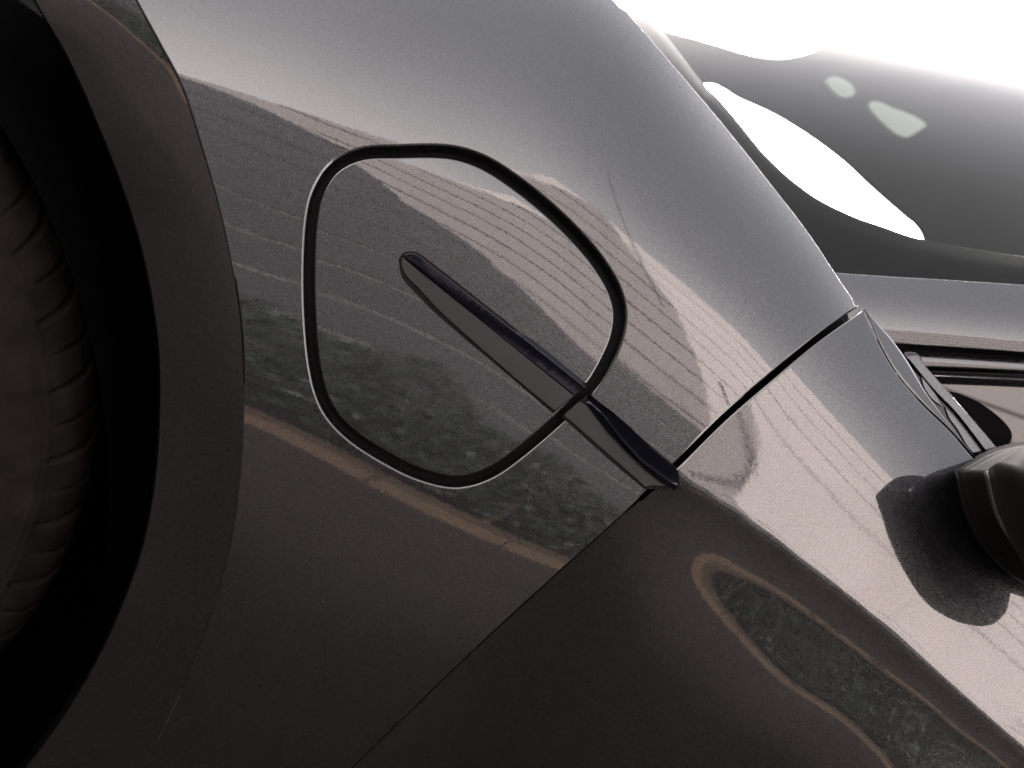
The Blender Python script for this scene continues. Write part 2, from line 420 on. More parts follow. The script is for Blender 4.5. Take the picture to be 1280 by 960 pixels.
lidlab = lid; lid['label'] = 'rounded charging port lid with charcoal trim strip'
# recess round the lid
pocket = panel('port_recess', lid_c + outnorm(lid_c) * 16, FEN, SEAL, car, offset=-.012, r=.001, depth=.004, raw=True, grid=30)
##panel('port_seal', seal, FEN, SEAL, pocket, holes=[lid_c - outnorm(lid_c) * 5], offset=-.0085, r=.0012, depth=.003, raw=True, grid=40)

# door
R_EDGE = [(1078,384,1),(1096,405,1),(1130,464,1),(1161,505,1),(1192,542,1),(1223,576,1)]
ridge = spline([(1080,386),(1084,393),(1102,432),(1122,466),(1152,502),(1190,539),(1223,577),(1340,690),(1500,830)], closed=False, step=7)
door_out = np.concatenate((gd, np.array([(400,1200),(700,1200),(1100,1200),(1500,1200)]), ridge[::-1]))
ck = spline([c for c in CREASE], closed=False, step=6); cn = outnorm(np.concatenate((ck, [(1450, 1500), (700, 1500)])))[:len(ck)]
crease_pts = np.concatenate([ck + cn * o for o in (-14, -10, -7, -4.5, -2.5, -1, 0.5, 2, 4, 6.5, 10, 14)])
door = panel('door', door_out, DOOR, PAINT, car, r=edge_r, depth=.012, grid=9, raw=True, extra=crease_pts)

# arch lip: turns in from the fender towards the wheel
class Strip:
    pass
def lip():
    inner = spline([(-70,-220),(20,-60),(45,0),(88,75),(130,170),(165,265),(187,350),(199,430),(201,500),(196,590),(180,680),(150,765),(108,850),(40,950),(-60,1060)], closed=False, step=7)
    n = 120
    def rs(c):
        L = np.concatenate(([0], np.cumsum(np.linalg.norm(np.diff(c, axis=0), axis=1)))); s = np.linspace(0, L[-1], n)
        return np.stack((np.interp(s, L, c[:, 0]), np.interp(s, L, c[:, 1])), 1)
    A, B = rs(arch), rs(inner)
    P, N = FEN.hit(A); V = []; F = []; K = 22
    q = [A * (1 - k / K) + B * k / K for k in range(K + 1)]
    for k in range(K + 1):
        t = k / K
        Pk, Nk = FEN.hit(q[k])
        # slopes back evenly, then rolls sharply into the wheel well
        yy = A[:, 1]; fl_ = np.interp(yy, [300, 560, 800], [1.0, .75, .35]); dep = (np.interp(yy, [150, 420], [.0018, .0003]) * np.interp(yy, [500, 700], [.8, -.6]) + (.022 * t + .012 * t * t) * fl_)[:, None]
        d = rays(q[k])
        V += list(P * (1 - t) + Pk * t + d * dep if False else Pk + d * dep)
    edge = np.array(V[-n:])
    for k in range(K):
        for i in range(n - 1):
            F.append((k * n + i, k * n + i + 1, (k + 1) * n + i + 1, (k + 1) * n + i))
    me = mesh('wheel_arch_lip', V, F, PAINT, fender)
    bm = bmesh.new(); bm.from_mesh(me.data); bmesh.ops.recalc_face_normals(bm, faces=bm.faces)
    bm.to_mesh(me.data); bm.free()
    dd = rays(q[-1]); fl = []
    for s_ in (0, .03, .30): fl += list(edge + dd * s_ * 1.02 + np.array((.0006 + s_ * .02, 0, 0)))
    mesh('arch_flange', fl, [(k * n + i, k * n + i + 1, (k + 1) * n + i + 1, (k + 1) * n + i) for k in range(2) for i in range(n - 1)], LINER, fender)
    return me
lip_o = lip()

# flush trim on the lid: matt face and glossy upper bevel
z1 = panel('trim_strip', [(501,331,1),(504,322,1),(717,495,1),(693,514,1),(640,470),(552,392),(522,360),(507,345)], FEN, MATT, lid, offset=.0012, r=.0007, depth=.003, grid=20)
def bevel(px):     # stands proud at its upper edge and looks down
    t = np.array((242.0, 166.0)); t /= np.linalg.norm(t); dd = (px - (503, 320)) @ np.array((-t[1], t[0]))
    return .0040 * np.clip((px[:, 0] - 500) / 30, .15, 1) - np.clip(dd, 0, 11) * 506e-6 * .68 * np.clip((px[:, 0] - 500) / 30, .15, 1)
panel('gloss_bevel', [(503,320,1),(513,317),(524,321),(731,484,1),(718,494,1),(640,432)], FEN, GLOSSB, lid, offset=.0006, r=.0005, depth=.006, grid=6, crown=bevel)
panel('trim_shadow_gap', [(498,324,1),(503,316),(515,314),(528,319),(734,482,1),(691,517,1),(638,471),(548,395),(516,363),(502,346)], FEN, SEAL, lid, offset=.0001, r=.0004, depth=.002, grid=20)
# trim behind the lid on the fender
tb = panel('fender_trim', [(704,519,1),(724,502,1),(760,520),(848,596),(846,610,1),(815,607),(806,609,1),(770,577)], FEN, MATT, fender, offset=.0010, r=.0007, depth=.003, grid=20)
panel('trim_shadow_gap', [(702,521,1),(736,491,1),(800,545),(852,590,1),(850,612,1),(806,612,1),(765,578)], FEN, SEAL, fender, offset=.0002, r=.0004, depth=.002, grid=20)

# the gloss fin standing proud of the fender trim
def fin():
    # section stations from front tip to rear: lower edge, ridge, upper edge in picture coordinates with heights (mm)
    st = [((727,500),(735,503),(735,491), .5, 2.5), ((738,512),(739,506),(745,500), 2, 6), ((760,540),(752,518),(765,514), 3, 10),
          ((785,566),(775,548),(790,536), 3.5, 12), ((808,588),(800,576),(815,562), 3.5, 12.5), ((825,602),(822,592),(838,580), 3.2, 11.5),
          ((839,611),(842,606),(848,589), 2.4, 8.5), ((843,613),(848,608),(849,596), 1.0, 6)]
    st2 = []
    m_ = len(st); rows = np.array([[*a, *b, *c, d, e] for a, b, c, d, e in st])
    u = np.linspace(0, m_ - 1, 60); R8 = np.stack([np.interp(u, range(m_), rows[:, i]) for i in range(8)], 1)
    V = []; F = []; K = 18
    for r_ in R8:
        lo, ri, upp = r_[0:2], r_[2:4], r_[4:6]; hl, hr = r_[6] * 1e-3, r_[7] * 1e-3
        for k in range(K):
            t = k / (K - 1)
            if t < .4: s_ = t / .4; p = lo * (1 - s_) + ri * s_; h = hl + (hr * .62 - hl) * s_
            elif t < .55: s_ = (t - .4) / .15; p = ri + (upp - ri) * s_ * .10; h = hr * .62 - .0018 * s_ * s_
            else: s_ = (t - .55) / .45; p = ri + (upp - ri) * (.10 + .90 * s_); h = hr * .62 - .0018 + (hr * .38 + .0018) * s_
            V.append((p, h))
    P, N = FEN.hit(np.array([v[0] for v in V])); H = np.array([v[1] for v in V])
    d = rays([v[0] for v in V]); P = P - d * (H / -(d * N).sum(1))[:, None]
    P = P.reshape(60, K, 3); base = P.copy()
    lo_d = rays(np.array([v[0] for v in V]).reshape(60, K, 2)[:, 0]); up_d = rays(np.array([v[0] for v in V]).reshape(60, K, 2)[:, -1])
    P = np.concatenate(((P[:, :1] + lo_d[:, None] * .014), P, (P[:, -1:] + up_d[:, None] * .010)), 1); K += 2
    for i in range(59):
        for k in range(K - 1): F.append((i * K + k, i * K + k + 1, (i + 1) * K + k + 1, (i + 1) * K + k))
    F.append(tuple(range(K))); F.append(tuple(59 * K + k for k in range(K))[::-1])
    o = mesh('gloss_fin', P.reshape(-1, 3), F, GLOSSB, fender)
    bm = bmesh.new(); bm.from_mesh(o.data); bmesh.ops.recalc_face_normals(bm, faces=bm.faces); bm.to_mesh(o.data); bm.free()
    o.data.polygons.foreach_set('use_smooth', [True] * len(o.data.polygons))
    md = o.modifiers.new('edges', 'EDGE_SPLIT'); md.split_angle = R(40)
    return o
fin()

# a few specks of dust on the paint
DUST = mat('pale_dust', (.16, .14, .12), .9)
def specks():
    q = np.concatenate((rng.uniform((230, 300), (700, 940), (70, 2)), rng.uniform((320, 20), (900, 380), (26, 2)), rng.uniform((240, 560), (420, 940), (26, 2))))
    q = q[inside(fen_out, q) & ~inside(HOLE + outnorm(HOLE) * 8, q)]; rr = rng.uniform(.00012, .00034, len(q))
    P, N = FEN.hit(q); V = []; F = []
    for p, n, r_ in zip(P, N, rr):
        a = np.cross(n, (0, 0, 1.0)); a /= np.linalg.norm(a); b = np.cross(n, a); k0 = len(V)
        for k in range(5):
            f = k * 1.257 + rng.uniform(-.3, .3); V.append(p + n * .00002 + (a * math.cos(f) + b * math.sin(f) * .7) * r_)
        V.append(p + n * r_ * .5); F += [(k0 + k, k0 + (k + 1) % 5, k0 + 5) for k in range(5)]
    o = mesh('dust_specks', V, F, DUST, fender, smooth=False); o['kind'] = 'stuff'
specks()

# structure behind the outer sheets
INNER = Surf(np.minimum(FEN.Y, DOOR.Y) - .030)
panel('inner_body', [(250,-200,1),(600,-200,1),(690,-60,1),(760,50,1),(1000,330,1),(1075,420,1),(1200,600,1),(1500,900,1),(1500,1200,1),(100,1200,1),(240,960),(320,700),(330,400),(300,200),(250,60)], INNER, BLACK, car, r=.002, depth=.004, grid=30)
# door shut channel, so that the gap shows a real depth

# ------------------------------------------------------------ glass, pillar, windows, mirror
def plane_surf(y0, nx=0.0, nz=0.0):
    X, Z = np.meshgrid(gx, gz, indexing='ij'); return Surf(y0 - nx * X - nz * (Z - 1.0))
X_, Z_ = np.meshgrid(gx, gz, indexing='ij')
# windscreen: leans back more and more towards the roof
wv = X_ * WD[0] + (Z_ - 1.0) * WD[1]
def prof(w_):
    ww = np.linspace(-.3, 1.2, 1501); sl = np.interp(ww, WK[0], WK[1]); yy = -np.concatenate(([0], np.cumsum((sl[1:] + sl[:-1]) / 2 * .001)))
    yy -= np.interp(0, ww, yy); return np.interp(w_, ww, yy)
WS = Surf(WY + prof(wv) - .25 * X_ ** 2)
WGL = glass_mat('windscreen_glass', (.86, .90, .88), ior=1.23)
ws = panel('windscreen', [(600,-200,1),(1500,-200,1),(1500,420,1),(1000,420,1),(880,200,1)], WS, WGL, car, r=.001, depth=.004, grid=16)
FR = mat('black_ceramic_frit', (.002, .002, .002), .5, spec=.1)
leaf = [(893,121,1),(925,131),(965,147),(1005,172),(1050,205),(1090,240),(1130,275),(1144,290),(1146,297,1),(1110,287),(1060,270),(1010,243),(960,203),(925,165)]
frit_out = [(700,-120,1),(795,0,1),(838,50),(880,105),(899,124),(925,155),(960,197),(1010,240),(1060,267),(1110,285),(1146,297),(1200,308),(1290,321),(1500,345,1),(1500,430,1),(1000,430,1),(860,240,1)]
FS = Surf(WS.Y - .004)
panel('frit_band', frit_out, FS, FR, ws, r=.0004, depth=.0008, grid=16)
# fading frit dots along the band
def dots():
    c = spline([(893,118),(925,153),(960,195),(1010,238),(1060,265),(1110,283),(1146,295)], closed=False, step=2.6)
    t = np.gradient(c, axis=0); t /= np.linalg.norm(t, axis=1)[:, None]; n = -np.stack((-t[:, 1], t[:, 0]), 1)
    V = []; F = []
    pts = []; rad = []
    for i in range(len(c)):
        for k in range(8):
            w_ = np.interp(i / len(c), [0, .15, .5, 1], [1.0, 1.0, .75, .2])
            p = c[i] + n[i] * (-9.0 + k * 2.7 * w_ + (i % 2) * 1.35 * w_) ; pts.append(p); rad.append(1.75 * (1 - k / 10.0) * (.6 + .4 * w_))
    pts = np.array(pts); P, N = FS.hit(pts); e1, _ = FS.hit(pts + (1, 0)); e2, _ = FS.hit(pts + (0, 1))
    for i in range(len(P)):
        b = len(V)
        for k in range(8):
            a = k * math.pi / 4; V.append(P[i] + N[i] * .0004 + ((e1[i] - P[i]) * math.cos(a) + (e2[i] - P[i]) * math.sin(a)) * rad[i])
        F.append(tuple(range(b, b + 8)))
    o = mesh('frit_dots', V, F, FR, ws, smooth=False); o['kind'] = 'stuff'; return o
dots()
# cabin behind the glass: dark dash and roof lining with the far window showing through
CAB = mat('dark_cabin_lining', (.008, .0085, .009), .9, noise=(6, .2))
cs = plane_surf(CABY)
panel('cabin_lining', [(560,-40),(700,-20),(800,22),(880,45),(960,66),(1010,60),(1070,25),(1130,-40),(1290,-60),(1500,-20),(1700,300,1),(1700,700,1),(700,700,1),(500,300)], cs, CAB, car, holes=[[(p[0], p[1]) + tuple(p[2:]) for p in LEAF_IN]], r=.004, depth=.03, grid=40)

MINT = mat('pale_mint', (.22,.26,.235), .5)
for q in ([(1032,98),(1046,94),(1068,106),(1070,120),(1052,124),(1036,112)], [(1086,128),(1120,134),(1160,154),(1150,166),(1130,174),(1104,158)]):
    panel('mint_patch', q, plane_surf(-1.5), MINT, car, r=.002, depth=.02, grid=20)  # pale mint patches set behind the glass, not a known cabin part

# windscreen pillar, seals and side window, in from the door
PS = Surf(DOOR.Y * 0 - .115 - .9 * (Z_ - 1.06) - .35 * (X_ + .2))
TP = [(1044,340,1),(1100,344),(1200,350),(1500,370,1),(1500,455,1),(1280,441),(1200,435),(1100,429,1),(1060,400,1)]
def bent(y0, c0, c1, k, base_sl, xs=0.1):
    """a rail whose face rolls over from top to bottom, along the picture-traced line of the roof pillar"""
    a, _ = plane_surf(y0).hit([c0, c1]); dx, dz = a[1, 0] - a[0, 0], a[1, 2] - a[0, 2]; L = math.hypot(dx, dz); nx, nz = -dz / L, dx / L
    if nz < 0: nx, nz = -nx, -nz
    d = (X_ - a[0, 0]) * nx + (Z_ - a[0, 2]) * nz
    return Surf(y0 - base_sl * d - k * .5 * d * d - xs * (X_ - a[0, 0]))
PIL = bent(-.165, (1100, 385), (1280, 398), 12, .52)
pil = panel('windscreen_pillar', TP, PIL, PAINT, car, r=.0008, depth=.02, grid=9)
F2 = bent(-.160, (1130, 450), (1280, 458), 30, .36)
panel('pillar_seal', [(1090,424,1),(1280,435),(1500,448,1),(1500,482,1),(1280,472),(1120,464,1)], Surf(PIL.Y - .016), SEAL, pil, r=.001, depth=.004)
fr2 = panel('window_frame', [(1120,439,1),(1200,443),(1280,448),(1500,460,1),(1500,476,1),(1280,465),(1200,461),(1140,459,1)], F2, PAINT, car, r=.0015, depth=.01)
panel('window_seal', [(1125,461,1),(1280,466),(1500,476,1),(1500,484,1),(1280,472),(1200,469),(1130,467,1)], Surf(F2.Y - .003), SEAL, fr2, r=.001, depth=.004)
SW = bent(-.176, (1130, 480), (1280, 488), .6, .25)
SGL = mat('dark_side_glass', (.012, .012, .013), .02, coat=0, spec=1.0)
panel('side_window', [(1110,466,1),(1280,474),(1500,486,1),(1500,760,1),(1300,720,1),(1200,600,1),(1140,500,1)], SW, SGL, car, r=.001, depth=.004, grid=12)

panel('mirror_reflection_patch', [(1180,488,1),(1196,490),(1225,503),(1252,523),(1265,540),(1264,552),(1252,562),(1235,580,1),(1200,560,1)], Surf(SW.Y + .003), mat('black_reflection_fill', (.0008,.0008,.001), .5, spec=.03), car, r=.001, depth=.002, grid=10)  # flat dark panel put in for the wing mirror's reflection in the glass

# corner facet and sail strips at the front of the window
DS = Surf(DOOR.Y - .60 * np.clip((X_ * 0), 0, 1))
FA = plane_surf(-.085, -.5, 1.0)
def quad_panel(nm, px, y, m_, parent, r=.0012, tilt=(0, 0), depth=.012):
    return panel(nm, px, plane_surf(y, *tilt), m_, parent, r=r, depth=depth, grid=10)
#fa_y, _ = DOOR.hit([(1083,388),(1096,405),(1130,462),(1161,505),(1192,542),(1223,577)])
# facet: ruled strip from the ridge back to the window line
def facet():
    A = spline([(1080,386),(1084,393),(1102,432),(1122,466),(1152,502),(1190,539),(1224,577)], closed=False, step=5)
    B = spline([(1081,385),(1097,405),(1115,425),(1133,450),(1160,495),(1224,578)], closed=False, step=5)
    n = 60
    def rs(c):
        L = np.concatenate(([0], np.cumsum(np.linalg.norm(np.diff(c, axis=0), axis=1)))); s = np.linspace(0, L[-1], n)
        return np.stack((np.interp(s, L, c[:, 0]), np.interp(s, L, c[:, 1])), 1)
    A, B = rs(A), rs(B); P, N = DOOR.hit(A); P = P - N * .0006; D = rays(B)
    V = list(P); K = 8; F = []
    for k in range(1, K + 1):
        t = k / K; q = A * (1 - t) + B * t; Pk, _ = DOOR.hit(q); w_ = np.linalg.norm(q - A, axis=1) * 506e-6
        V += list(Pk + rays(q) * (w_ * .05)[:, None])
    V += list(np.array(V[-n:]) + np.array((0, -.03, 0)))
    for k in range(K + 1):
        for i in range(n - 1): F.append((k * n + i, k * n + i + 1, (k + 1) * n + i + 1, (k + 1) * n + i))
    o = mesh('door_shoulder', V, F, PAINT, door)
    bm = bmesh.new(); bm.from_mesh(o.data); bmesh.ops.recalc_face_normals(bm, faces=bm.faces); bm.to_mesh(o.data); bm.free(); return o
facet()
sail = quad_panel('sail_panel', [(1129,443,1),(1133,440),(1145,440),(1152,446),(1156,455),(1188,492),(1218,526),(1252,568,1),(1222,580,1),(1182,530),(1157,499),(1140,470)], -.100, GLOSSB, door, tilt=(0, .35))
quad_panel('sail_strip', [(1133,446,1),(1148,444,1),(1156,456),(1188,492),(1218,526),(1252,566,1),(1240,574,1),(1196,517),(1169,489)], -.097, PAINT, door, tilt=(0, .35), r=.0006)
quad_panel('sail_reflection', [(1151,468,1),(1160,480),(1172,496),(1177,508,1),(1164,498),(1154,482)], -.0985, PAINT, door, tilt=(0, .35), r=.0004)  # lens shapes added in place of reflections on the sail panel
quad_panel('sail_reflection', [(1181,508,1),(1196,524),(1228,566,1),(1216,566),(1196,536),(1186,522)], -.0985, PAINT, door, tilt=(0, .35), r=.0004)  # second added lens, also standing for a reflection

# wing mirror: foot, seam and housing swelling out from the door
MC = (spline([(1200,592,1),(1245,568),(1300,558),(1365,566),(1395,640),(1380,735),(1340,742),(1282,725),(1248,700),(1215,650)], step=3) - (1310, 645)) / 100
def band(nm, st, m_, parent, n=64, cap=False):
    """stations: centre in the picture, depth y, half sizes in picture pixels, squareness"""
    V = []; F = []
    for (px, y, a, b, e) in st:
        d = rays([px])[0]; t = (y - CAM[1]) / d[1]; c = CAM + d * t; s_ = t / .9 * 506e-6
        for k in range(n):
            q = MC[k * len(MC) // n]; g = max(0.0, e)
            V.append(c + _RT * s_ * a * q[0] - _UP * s_ * b * q[1])
    for i in range(len(st) - 1):
        for k in range(n): F.append((i * n + k, i * n + (k + 1) % n, (i + 1) * n + (k + 1) % n, (i + 1) * n + k))
    if cap: F.append(tuple(range((len(st) - 1) * n, len(st) * n)))
    o = mesh(nm, V, F, m_, parent)
    bm = bmesh.new(); bm.from_mesh(o.data); bmesh.ops.recalc_face_normals(bm, faces=bm.faces); bm.to_mesh(o.data); bm.free()
    return o
MIR = empty('wing_mirror', (0, 0, 0), car)
MIR['label'] = 'dark wing mirror standing out from the door'
def dens(st, n=8):
    a = np.array([[*s[0], *s[1:]] for s in st], float); u = np.linspace(0, len(st) - 1, (len(st) - 1) * n + 1)
    i = np.clip(u.astype(int), 0, len(st) - 2); out = []
    for q, k in zip(u, i):
        t = q - k; p0 = a[max(k - 1, 0)]; p1 = a[k]; p2 = a[k + 1]; p3 = a[min(k + 2, len(a) - 1)]
        v = .5 * (2 * p1 + (p2 - p0) * t + (2 * p0 - 5 * p1 + 4 * p2 - p3) * t * t + (3 * p1 - p0 - 3 * p2 + p3) * t ** 3)
        out.append(((v[0], v[1]), v[2], v[3], v[4], v[5]))
    return out
band('mirror_foot', dens(MFOOT), DARKPL, MIR)
band('seam_trim', dens(MSEAM, 3), CHROME, MIR)
band('mirror_housing', dens(MSHELL), DARKPL, MIR, cap=True)

# ------------------------------------------------------------ wheel
def wheel():
    sa = R(WSTEER); a = np.array((math.sin(sa), math.cos(sa), 0.0)); Rr = .350; hwid = .105
    d = rays([WPX])[0]; t = (WY0 - CAM[1]) / d[1]; c = CAM + d * t
    root = empty('wheel', (0, 0, 0), car)
    f0 = np.array((-math.cos(sa), math.sin(sa), 0.0)); up = np.array((0, 0, 1.0))
    # profile (w across, r): sidewall bead -> bulge -> shoulder -> tread -> inner shoulder
    pr = [(.080,.235),(.098,.245),(.110,.262),(.116,.285),(.1165,.300),(.1150,.3065),(.1162,.3085),(.1155,.3105),(.1145,.3125),(.1155,.3145),(.1140,.3165),(.111,.325),(.107,.333),(.101,.3405),(.093,.3455)]
    ww = list(np.linspace(.086, -.086, 34)); pr += [(w_, .3485 - .0012 * (w_ / .086) ** 2) for w_ in ww] + [(-.100,.3435),(-.110,.333),(-.116,.310),(-.110,.262),(-.08,.235)]
    pr = np.array(pr)
    # finer steps along the shoulder
    pp = [];
    for i in range(len(pr) - 1):
        k = 3 if 9 < i < 22 else 1
        for j in range(k): pp.append(pr[i] + (pr[i + 1] - pr[i]) * j / k)
    pp.append(pr[-1]); pr = np.array(pp)
    nA = 1800; ang = np.linspace(0, 2 * math.pi, nA, endpoint=False); V = np.zeros((nA, len(pr), 3))
    W = pr[:, 0][None]; RR = pr[:, 1][None]
    NB = 36.0
    ph = ang[:, None] / (2 * math.pi) * NB
    sl = (W - .11) * WSKEW
    g1 = np.abs(((ph + sl + .5) % 1) - .5); g2 = np.abs(((ph + sl * .6 + 1.0) % 1) - .5)
    wmask1 = np.clip((.1155 - W) / .004, 0, 1) * np.clip((W - .030) / .01, 0, 1) * (RR > .318)
    wmask2 = np.clip((.1135 - W) / .004, 0, 1) * np.clip((W - .088) / .004, 0, 1) * (RR > .318)
    dep = .0062 * np.clip((.052 - g1) / .018, 0, 1) * wmask1 + .0028 * np.clip((.036 - g2) / .015, 0, 1) * wmask2
    # three circumferential grooves
    for wc in (.028, -.028, .0):
        dep = np.maximum(dep, .007 * np.clip((.006 - np.abs(W - wc)) / .0015, 0, 1) * (np.abs(wc) > 0) )
    rad = RR - dep
    er = np.cos(ang)[:, None] * f0[None] + np.sin(ang)[:, None] * up[None]
    V = c[None, None] + a[None, None] * (W[..., None]) + er[:, None, :] * rad[..., None]
    n = len(pr); F = []
    idx = np.arange(nA * n).reshape(nA, n); nx = np.roll(idx, -1, 0)
    Q = np.stack((idx[:, :-1], idx[:, 1:], nx[:, 1:], nx[:, :-1]), -1).reshape(-1, 4)
    me = bpy.data.meshes.new('tyre'); me.vertices.add(nA * n); me.vertices.foreach_set('co', V.reshape(-1))
    me.loops.add(Q.size); me.loops.foreach_set('vertex_index', Q.reshape(-1)); me.polygons.add(len(Q))
    me.polygons.foreach_set('loop_start', np.arange(0, Q.size, 4)); me.polygons.foreach_set('loop_total', np.full(len(Q), 4)); me.update(calc_edges=True)
    me.polygons.foreach_set('use_smooth', [True] * len(Q))
    tn = a[None]; 
    ty = link('tyre', me, root, TYRE)
    # rim disc inside
    V = []; F = []
    rp = [(.075,.24),(.085,.236),(.080,.225),(.03,.215),(.02,.06),(.05,.04),(.05,.0)]
    for k in range(96):
        t_ = 2 * math.pi * k / 96; e = math.cos(t_) * f0 + math.sin(t_) * up
        for (w_, r_) in rp: V.append(c + a * w_ + e * r_)
    for k in range(96):
        for i in range(len(rp) - 1): F.append((k * 7 + i, k * 7 + i + 1, ((k + 1) % 96) * 7 + i + 1, ((k + 1) % 96) * 7 + i))
    mesh('rim', V, F, DARKPL, root)
    return root
wheel()
# dark shell of the wheel well behind the tyre and the car's closed inner side
def box(name, lo, hi, m_, parent):
    x0, y0, z0 = lo; x1, y1, z1 = hi
    V = [(x0,y0,z0),(x1,y0,z0),(x1,y1,z0),(x0,y1,z0),(x0,y0,z1),(x1,y0,z1),(x1,y1,z1),(x0,y1,z1)]
    return mesh(name, V, [(0,3,2,1),(4,5,6,7),(0,1,5,4),(1,2,6,5),(2,3,7,6),(3,0,4,7)], m_, parent, smooth=False)
def well():
    # arched liner: a half drum open towards the street
    V = []; F = []; n = 64; cc = np.array((.52, 0, .33))
    for k in range(n + 1):
        t = R(-40 + 260 * k / n); e = np.array((math.cos(t), 0, math.sin(t)))
        for (y, r_) in ((-.055, .46), (-.10, .47), (-.50, .47), (-.52, .40), (-.52, .0)):
            V.append(cc + e * r_ + np.array((0, y, 0)))
    for k in range(n):
        for i in range(4): F.append((k * 5 + i, k * 5 + i + 1, (k + 1) * 5 + i + 1, (k + 1) * 5 + i))
    return mesh('wheel_well_liner', V, F, LINER, car)
well()
box('cabin_body', (-3.6, -1.75, .30), (.08, -.60, .84), LINER, car)
box('rear_body', (-3.6, -.59, .30), (-.80, -.20, 1.0), PAINT, car)
box('nose_body', (.10, -1.75, .30), (1.3, -.62, 1.0), LINER, car)

# ------------------------------------------------------------ surroundings that the paint mirrors
def noisecol(name, c1, c2, scale, rough=.9, bump=None):
    m_ = mat(name, c1, rough, bump=bump); n = m_.node_tree.nodes; l = m_.node_tree.links; b = n['Principled BSDF']
    tc = n.new('ShaderNodeTexCoord'); t = n.new('ShaderNodeTexNoise'); t.inputs['Scale'].default_value = scale; t.inputs['Detail'].default_value = 8
    l.new(tc.outputs['Object'], t.inputs['Vector']); cr = n.new('ShaderNodeValToRGB'); cr.color_ramp.elements[0].position = .35; cr.color_ramp.elements[1].position = .65
    cr.color_ramp.elements[0].color = (*c1, 1); cr.color_ramp.elements[1].color = (*c2, 1)
    l.new(t.outputs['Fac'], cr.inputs[0]); l.new(cr.outputs[0], b.inputs['Base Color']); return m_
def poly_sheet(name, pts, m_, z=0.0, y=None, kind=None, parent=None, th=.05):
    if y is None: V = [(p[0], p[1], z) for p in pts]
    else: V = [(p[0], y, p[1]) for p in pts]
    o = mesh(name, V, [tuple(range(len(V)))], m_, parent, smooth=False)
    if kind: o['kind'] = kind
    return o
ASPH = noisecol('brown_asphalt', GROUND_A, GROUND_B, 1.6, .92, bump=(60, .004))
poly_sheet('ground', [(-400,-400),(400,-400),(400,400),(-400,400)], ASPH, 0.0, kind='structure')
KERB = noisecol('ochre_brick', (.068,.044,.027), (.058,.038,.024), 9, .8)
kb = empty('kerb', (0, 6.4, 0)); tag(kb, 'ochre kerb edging along the foot of the hedge', 'kerb')
km = None
for i in range(44):
    x = -19 + i * .9
    if km is None:
        km = box('kerb_stone', (.01, -.85, 0), (.89, .0, .13), KERB, kb); km.location = (x, 0, 0)
        bv = km.data
    else:
        c_ = km.copy(); C.objects.link(c_); c_.parent = kb; c_.location = (x, 0, 0)
# hedge
LEAF = noisecol('hedge_leaf', (.013,.022,.017), (.018,.029,.022), .8, .6)
def hedge():
    root = empty('hedge', (0, 7.4, 0)); tag(root, 'dark green clipped hedge in front of the grey fence', 'hedge')
    n = 80000; x = rng.uniform(-20, 20, n); y = rng.uniform(-.35, .35, n)
    top = 1.55 + .18 * np.sin(x * .9) + .10 * np.sin(x * 2.3 + 1) + .12 * np.sin(x * 5.1)
    z = rng.uniform(.05, 1, n) ** .8 * top; y = y * (1.0 + .3 * np.sin(x * 3.1 + z * 4))
    cl = np.sin(x * 2.1 + 3 * np.sin(z * 2.0)) * np.sin(z * 3.3 + x * .7); s = .034 + .020 * rng.random(n)
    k = cl > -.97; x, y, z, s = x[k], y[k], z[k], s[k]; n = len(x)
    c_ = np.stack((x, y, z), 1); A = rng.normal(size=(n, 3)); A /= np.linalg.norm(A, axis=1)[:, None]; B = rng.normal(size=(n, 3)); B -= A * (A * B).sum(1)[:, None]; B /= np.linalg.norm(B, axis=1)[:, None]
    V = np.stack((c_ - A * s[:, None], c_ + B * s[:, None] * .6, c_ + A * s[:, None], c_ - B * s[:, None] * .6), 1).reshape(-1, 3)
    me = bpy.data.meshes.new('foliage'); me.from_pydata(V.tolist(), [], np.arange(n * 4).reshape(-1, 4).tolist()); me.update()
    o = link('foliage', me, root, LEAF); o['kind'] = 'stuff'
    for i in range(20):
        x0 = -19 + i * 2; box('stem', (x0, -.03, 0), (x0 + .06, .03, 1.1), mat_stem, root)
mat_stem = mat('brown_stem', (.07, .045, .03), .9)
hedge()
def clip_rows(poly, z0, z1, rows):
    """convex polygon (x, z) cut into rows"""
    P = np.array(poly, float); out = []
    def span(z):
        xs = []
        for i in range(len(P)):
            a, b = P[i], P[(i + 1) % len(P)]
            if (a[1] - z) * (b[1] - z) <= 0 and a[1] != b[1]: xs.append(a[0] + (b[0] - a[0]) * (z - a[1]) / (b[1] - a[1]))
        return (min(xs), max(xs)) if xs else None
    hs_ = np.linspace(z0, z1, rows + 1)
    for i in range(rows):
        a, b = span(hs_[i] + 1e-4), span(hs_[i + 1] - 1e-4)
        if a and b: out.append((hs_[i], hs_[i + 1], a, b))
    return out
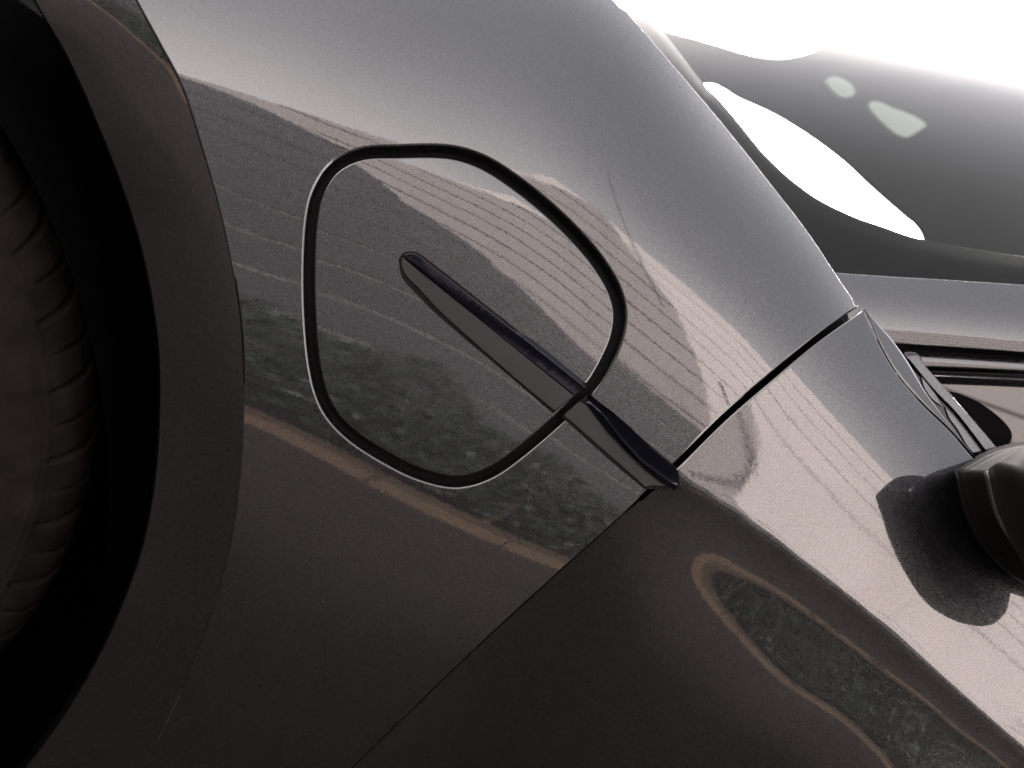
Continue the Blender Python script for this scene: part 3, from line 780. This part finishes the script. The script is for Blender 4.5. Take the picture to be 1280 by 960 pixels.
def clad(root, name, poly, z0, z1, rows, y, mats, gap, th, nsplit=1):
    for r_i, (a, b, s0, s1) in enumerate(clip_rows(poly, z0, z1, rows)):
        a2 = a + gap / 2; b2 = b - gap / 2; dy = rng.uniform(-.006, .006)
        for k in range(nsplit):
            f0, f1 = k / nsplit, (k + 1) / nsplit
            e = .004 if nsplit > 1 else 0
            xa0, xa1 = s0[0] + (s0[1] - s0[0]) * f0 + e, s0[0] + (s0[1] - s0[0]) * f1 - e
            xb0, xb1 = s1[0] + (s1[1] - s1[0]) * f0 + e, s1[0] + (s1[1] - s1[0]) * f1 - e
            V = [(xa0, y + dy, a2), (xa1, y + dy, a2), (xb1, y + dy, b2), (xb0, y + dy, b2)]
            V += [(p[0], p[1] + th, p[2]) for p in V]
            mesh(name, V, [(0,1,2,3),(4,7,6,5),(0,4,5,1),(1,5,6,2),(2,6,7,3),(3,7,4,0)], mats, root, smooth=False)
WHITE = noisecol('cream_render', (.44,.41,.40), (.40,.37,.36), .8, .85)
DJ = mat('dark_joint', (.10,.09,.09), .9); HJ = mat('grey_joint', (.34,.31,.29), .9); LJ = mat('pale_joint', (.22,.205,.19), .7)
FENC = noisecol('slate_grey_boards', (.009,.010,.013), (.013,.014,.018), 1.2, .7)
GAB = noisecol('taupe_boards', (.205,.19,.187), (.185,.17,.167), 1.0, .8)
# fence of dark boards with pale cover strips
fn = empty('fence', (0, 8.6, 0)); tag(fn, 'tall dark slate board fence with pale joints behind the hedge', 'fence')
V = [(p[0], .05, p[1]) for p in FP]; n_ = len(V); V += [(p[0], .09, p[1]) for p in FP]
mesh('backing', V, [tuple(range(n_)), tuple(range(n_, 2 * n_))[::-1]] + [(i, n_ + i, n_ + (i + 1) % n_, (i + 1) % n_) for i in range(n_)], LJ, fn, smooth=False)
clad(fn, 'board', FP, 0, max(p[1] for p in FP), FROWS, 0.0, FENC, .045, .04, 1)
# gabled shed wall
sh = empty('shed', (0, 9.2, 0)); tag(sh, 'low taupe boarded shed with a sloping gable beside the cream house', 'shed')
V = [(p[0], .05, p[1]) for p in GABLE]; n_ = len(V); V += [(p[0], 3.0, p[1]) for p in GABLE]
mesh('wall', V, [tuple(range(n_)), tuple(range(n_, 2 * n_))[::-1]] + [(i, n_ + i, n_ + (i + 1) % n_, (i + 1) % n_) for i in range(n_)], DJ, sh, smooth=False)
clad(sh, 'board', GABLE, 0, max(p[1] for p in GABLE), GROWS, 0.0, GAB, .05, .04, 1)
# cream house
ho = empty('house', (0, 13.0, 0)); tag(ho, 'tall cream panelled house behind the shed', 'house')
V = [(p[0], .05, p[1]) for p in HOUSE]; n_ = len(V); V += [(p[0], 9.0, p[1]) for p in HOUSE]
mesh('wall', V, [tuple(range(n_)), tuple(range(n_, 2 * n_))[::-1]] + [(i, n_ + i, n_ + (i + 1) % n_, (i + 1) % n_) for i in range(n_)], HJ, ho, smooth=False)
clad(ho, 'panel', HOUSE, 0, max(p[1] for p in HOUSE), HROWS, 0.0, WHITE, .035, .04, 3)
# cables in front of the house
WIRE = mat('black_cable', (.012,.012,.012), .6)
def cable(nm, a, b, r_, label):
    a = Vector(a); b = Vector(b); n = 24; k = 8; V = []; F = []
    d = (b - a).normalized(); u = d.cross(Vector((0, 1, 0))).normalized(); v = d.cross(u)
    for i in range(n + 1):
        t = i / n; c_ = a.lerp(b, t) + Vector((0, 0, -.25 * 4 * t * (1 - t) * .6))
        for j in range(k): f = 2 * math.pi * j / k; V.append(c_ + (u * math.cos(f) + v * math.sin(f)) * r_)
    for i in range(n):
        for j in range(k): F.append((i * k + j, i * k + (j + 1) % k, (i + 1) * k + (j + 1) % k, (i + 1) * k + j))
    o = mesh(nm, V, F, WIRE); tag(o, label, 'cable')
for (pa, pb, lb) in WIRES:
    S_ = FEN if lb[0] == 'F' else DOOR
    P, N = S_.hit([pa, pb]); d = rays([pa, pb]); r_ = d - 2 * (d * N).sum(1)[:, None] * N
    q = P + r_ * ((8.3 - P[:, 1]) / r_[:, 1])[:, None]
    print('wire', q)
    e0 = q[0] + (q[0] - q[1]) * (.25 if lb[0] == 'F' else -.14); e1 = q[1] + (q[1] - q[0]) * (-.32 if lb[0] == 'F' else .35)
    cable('overhead_cable', e0, e1, .022, lb[1])
print('tris', sum(len(o.data.loops) - 2 * len(o.data.polygons) for o in scene.objects if o.type == 'MESH'))
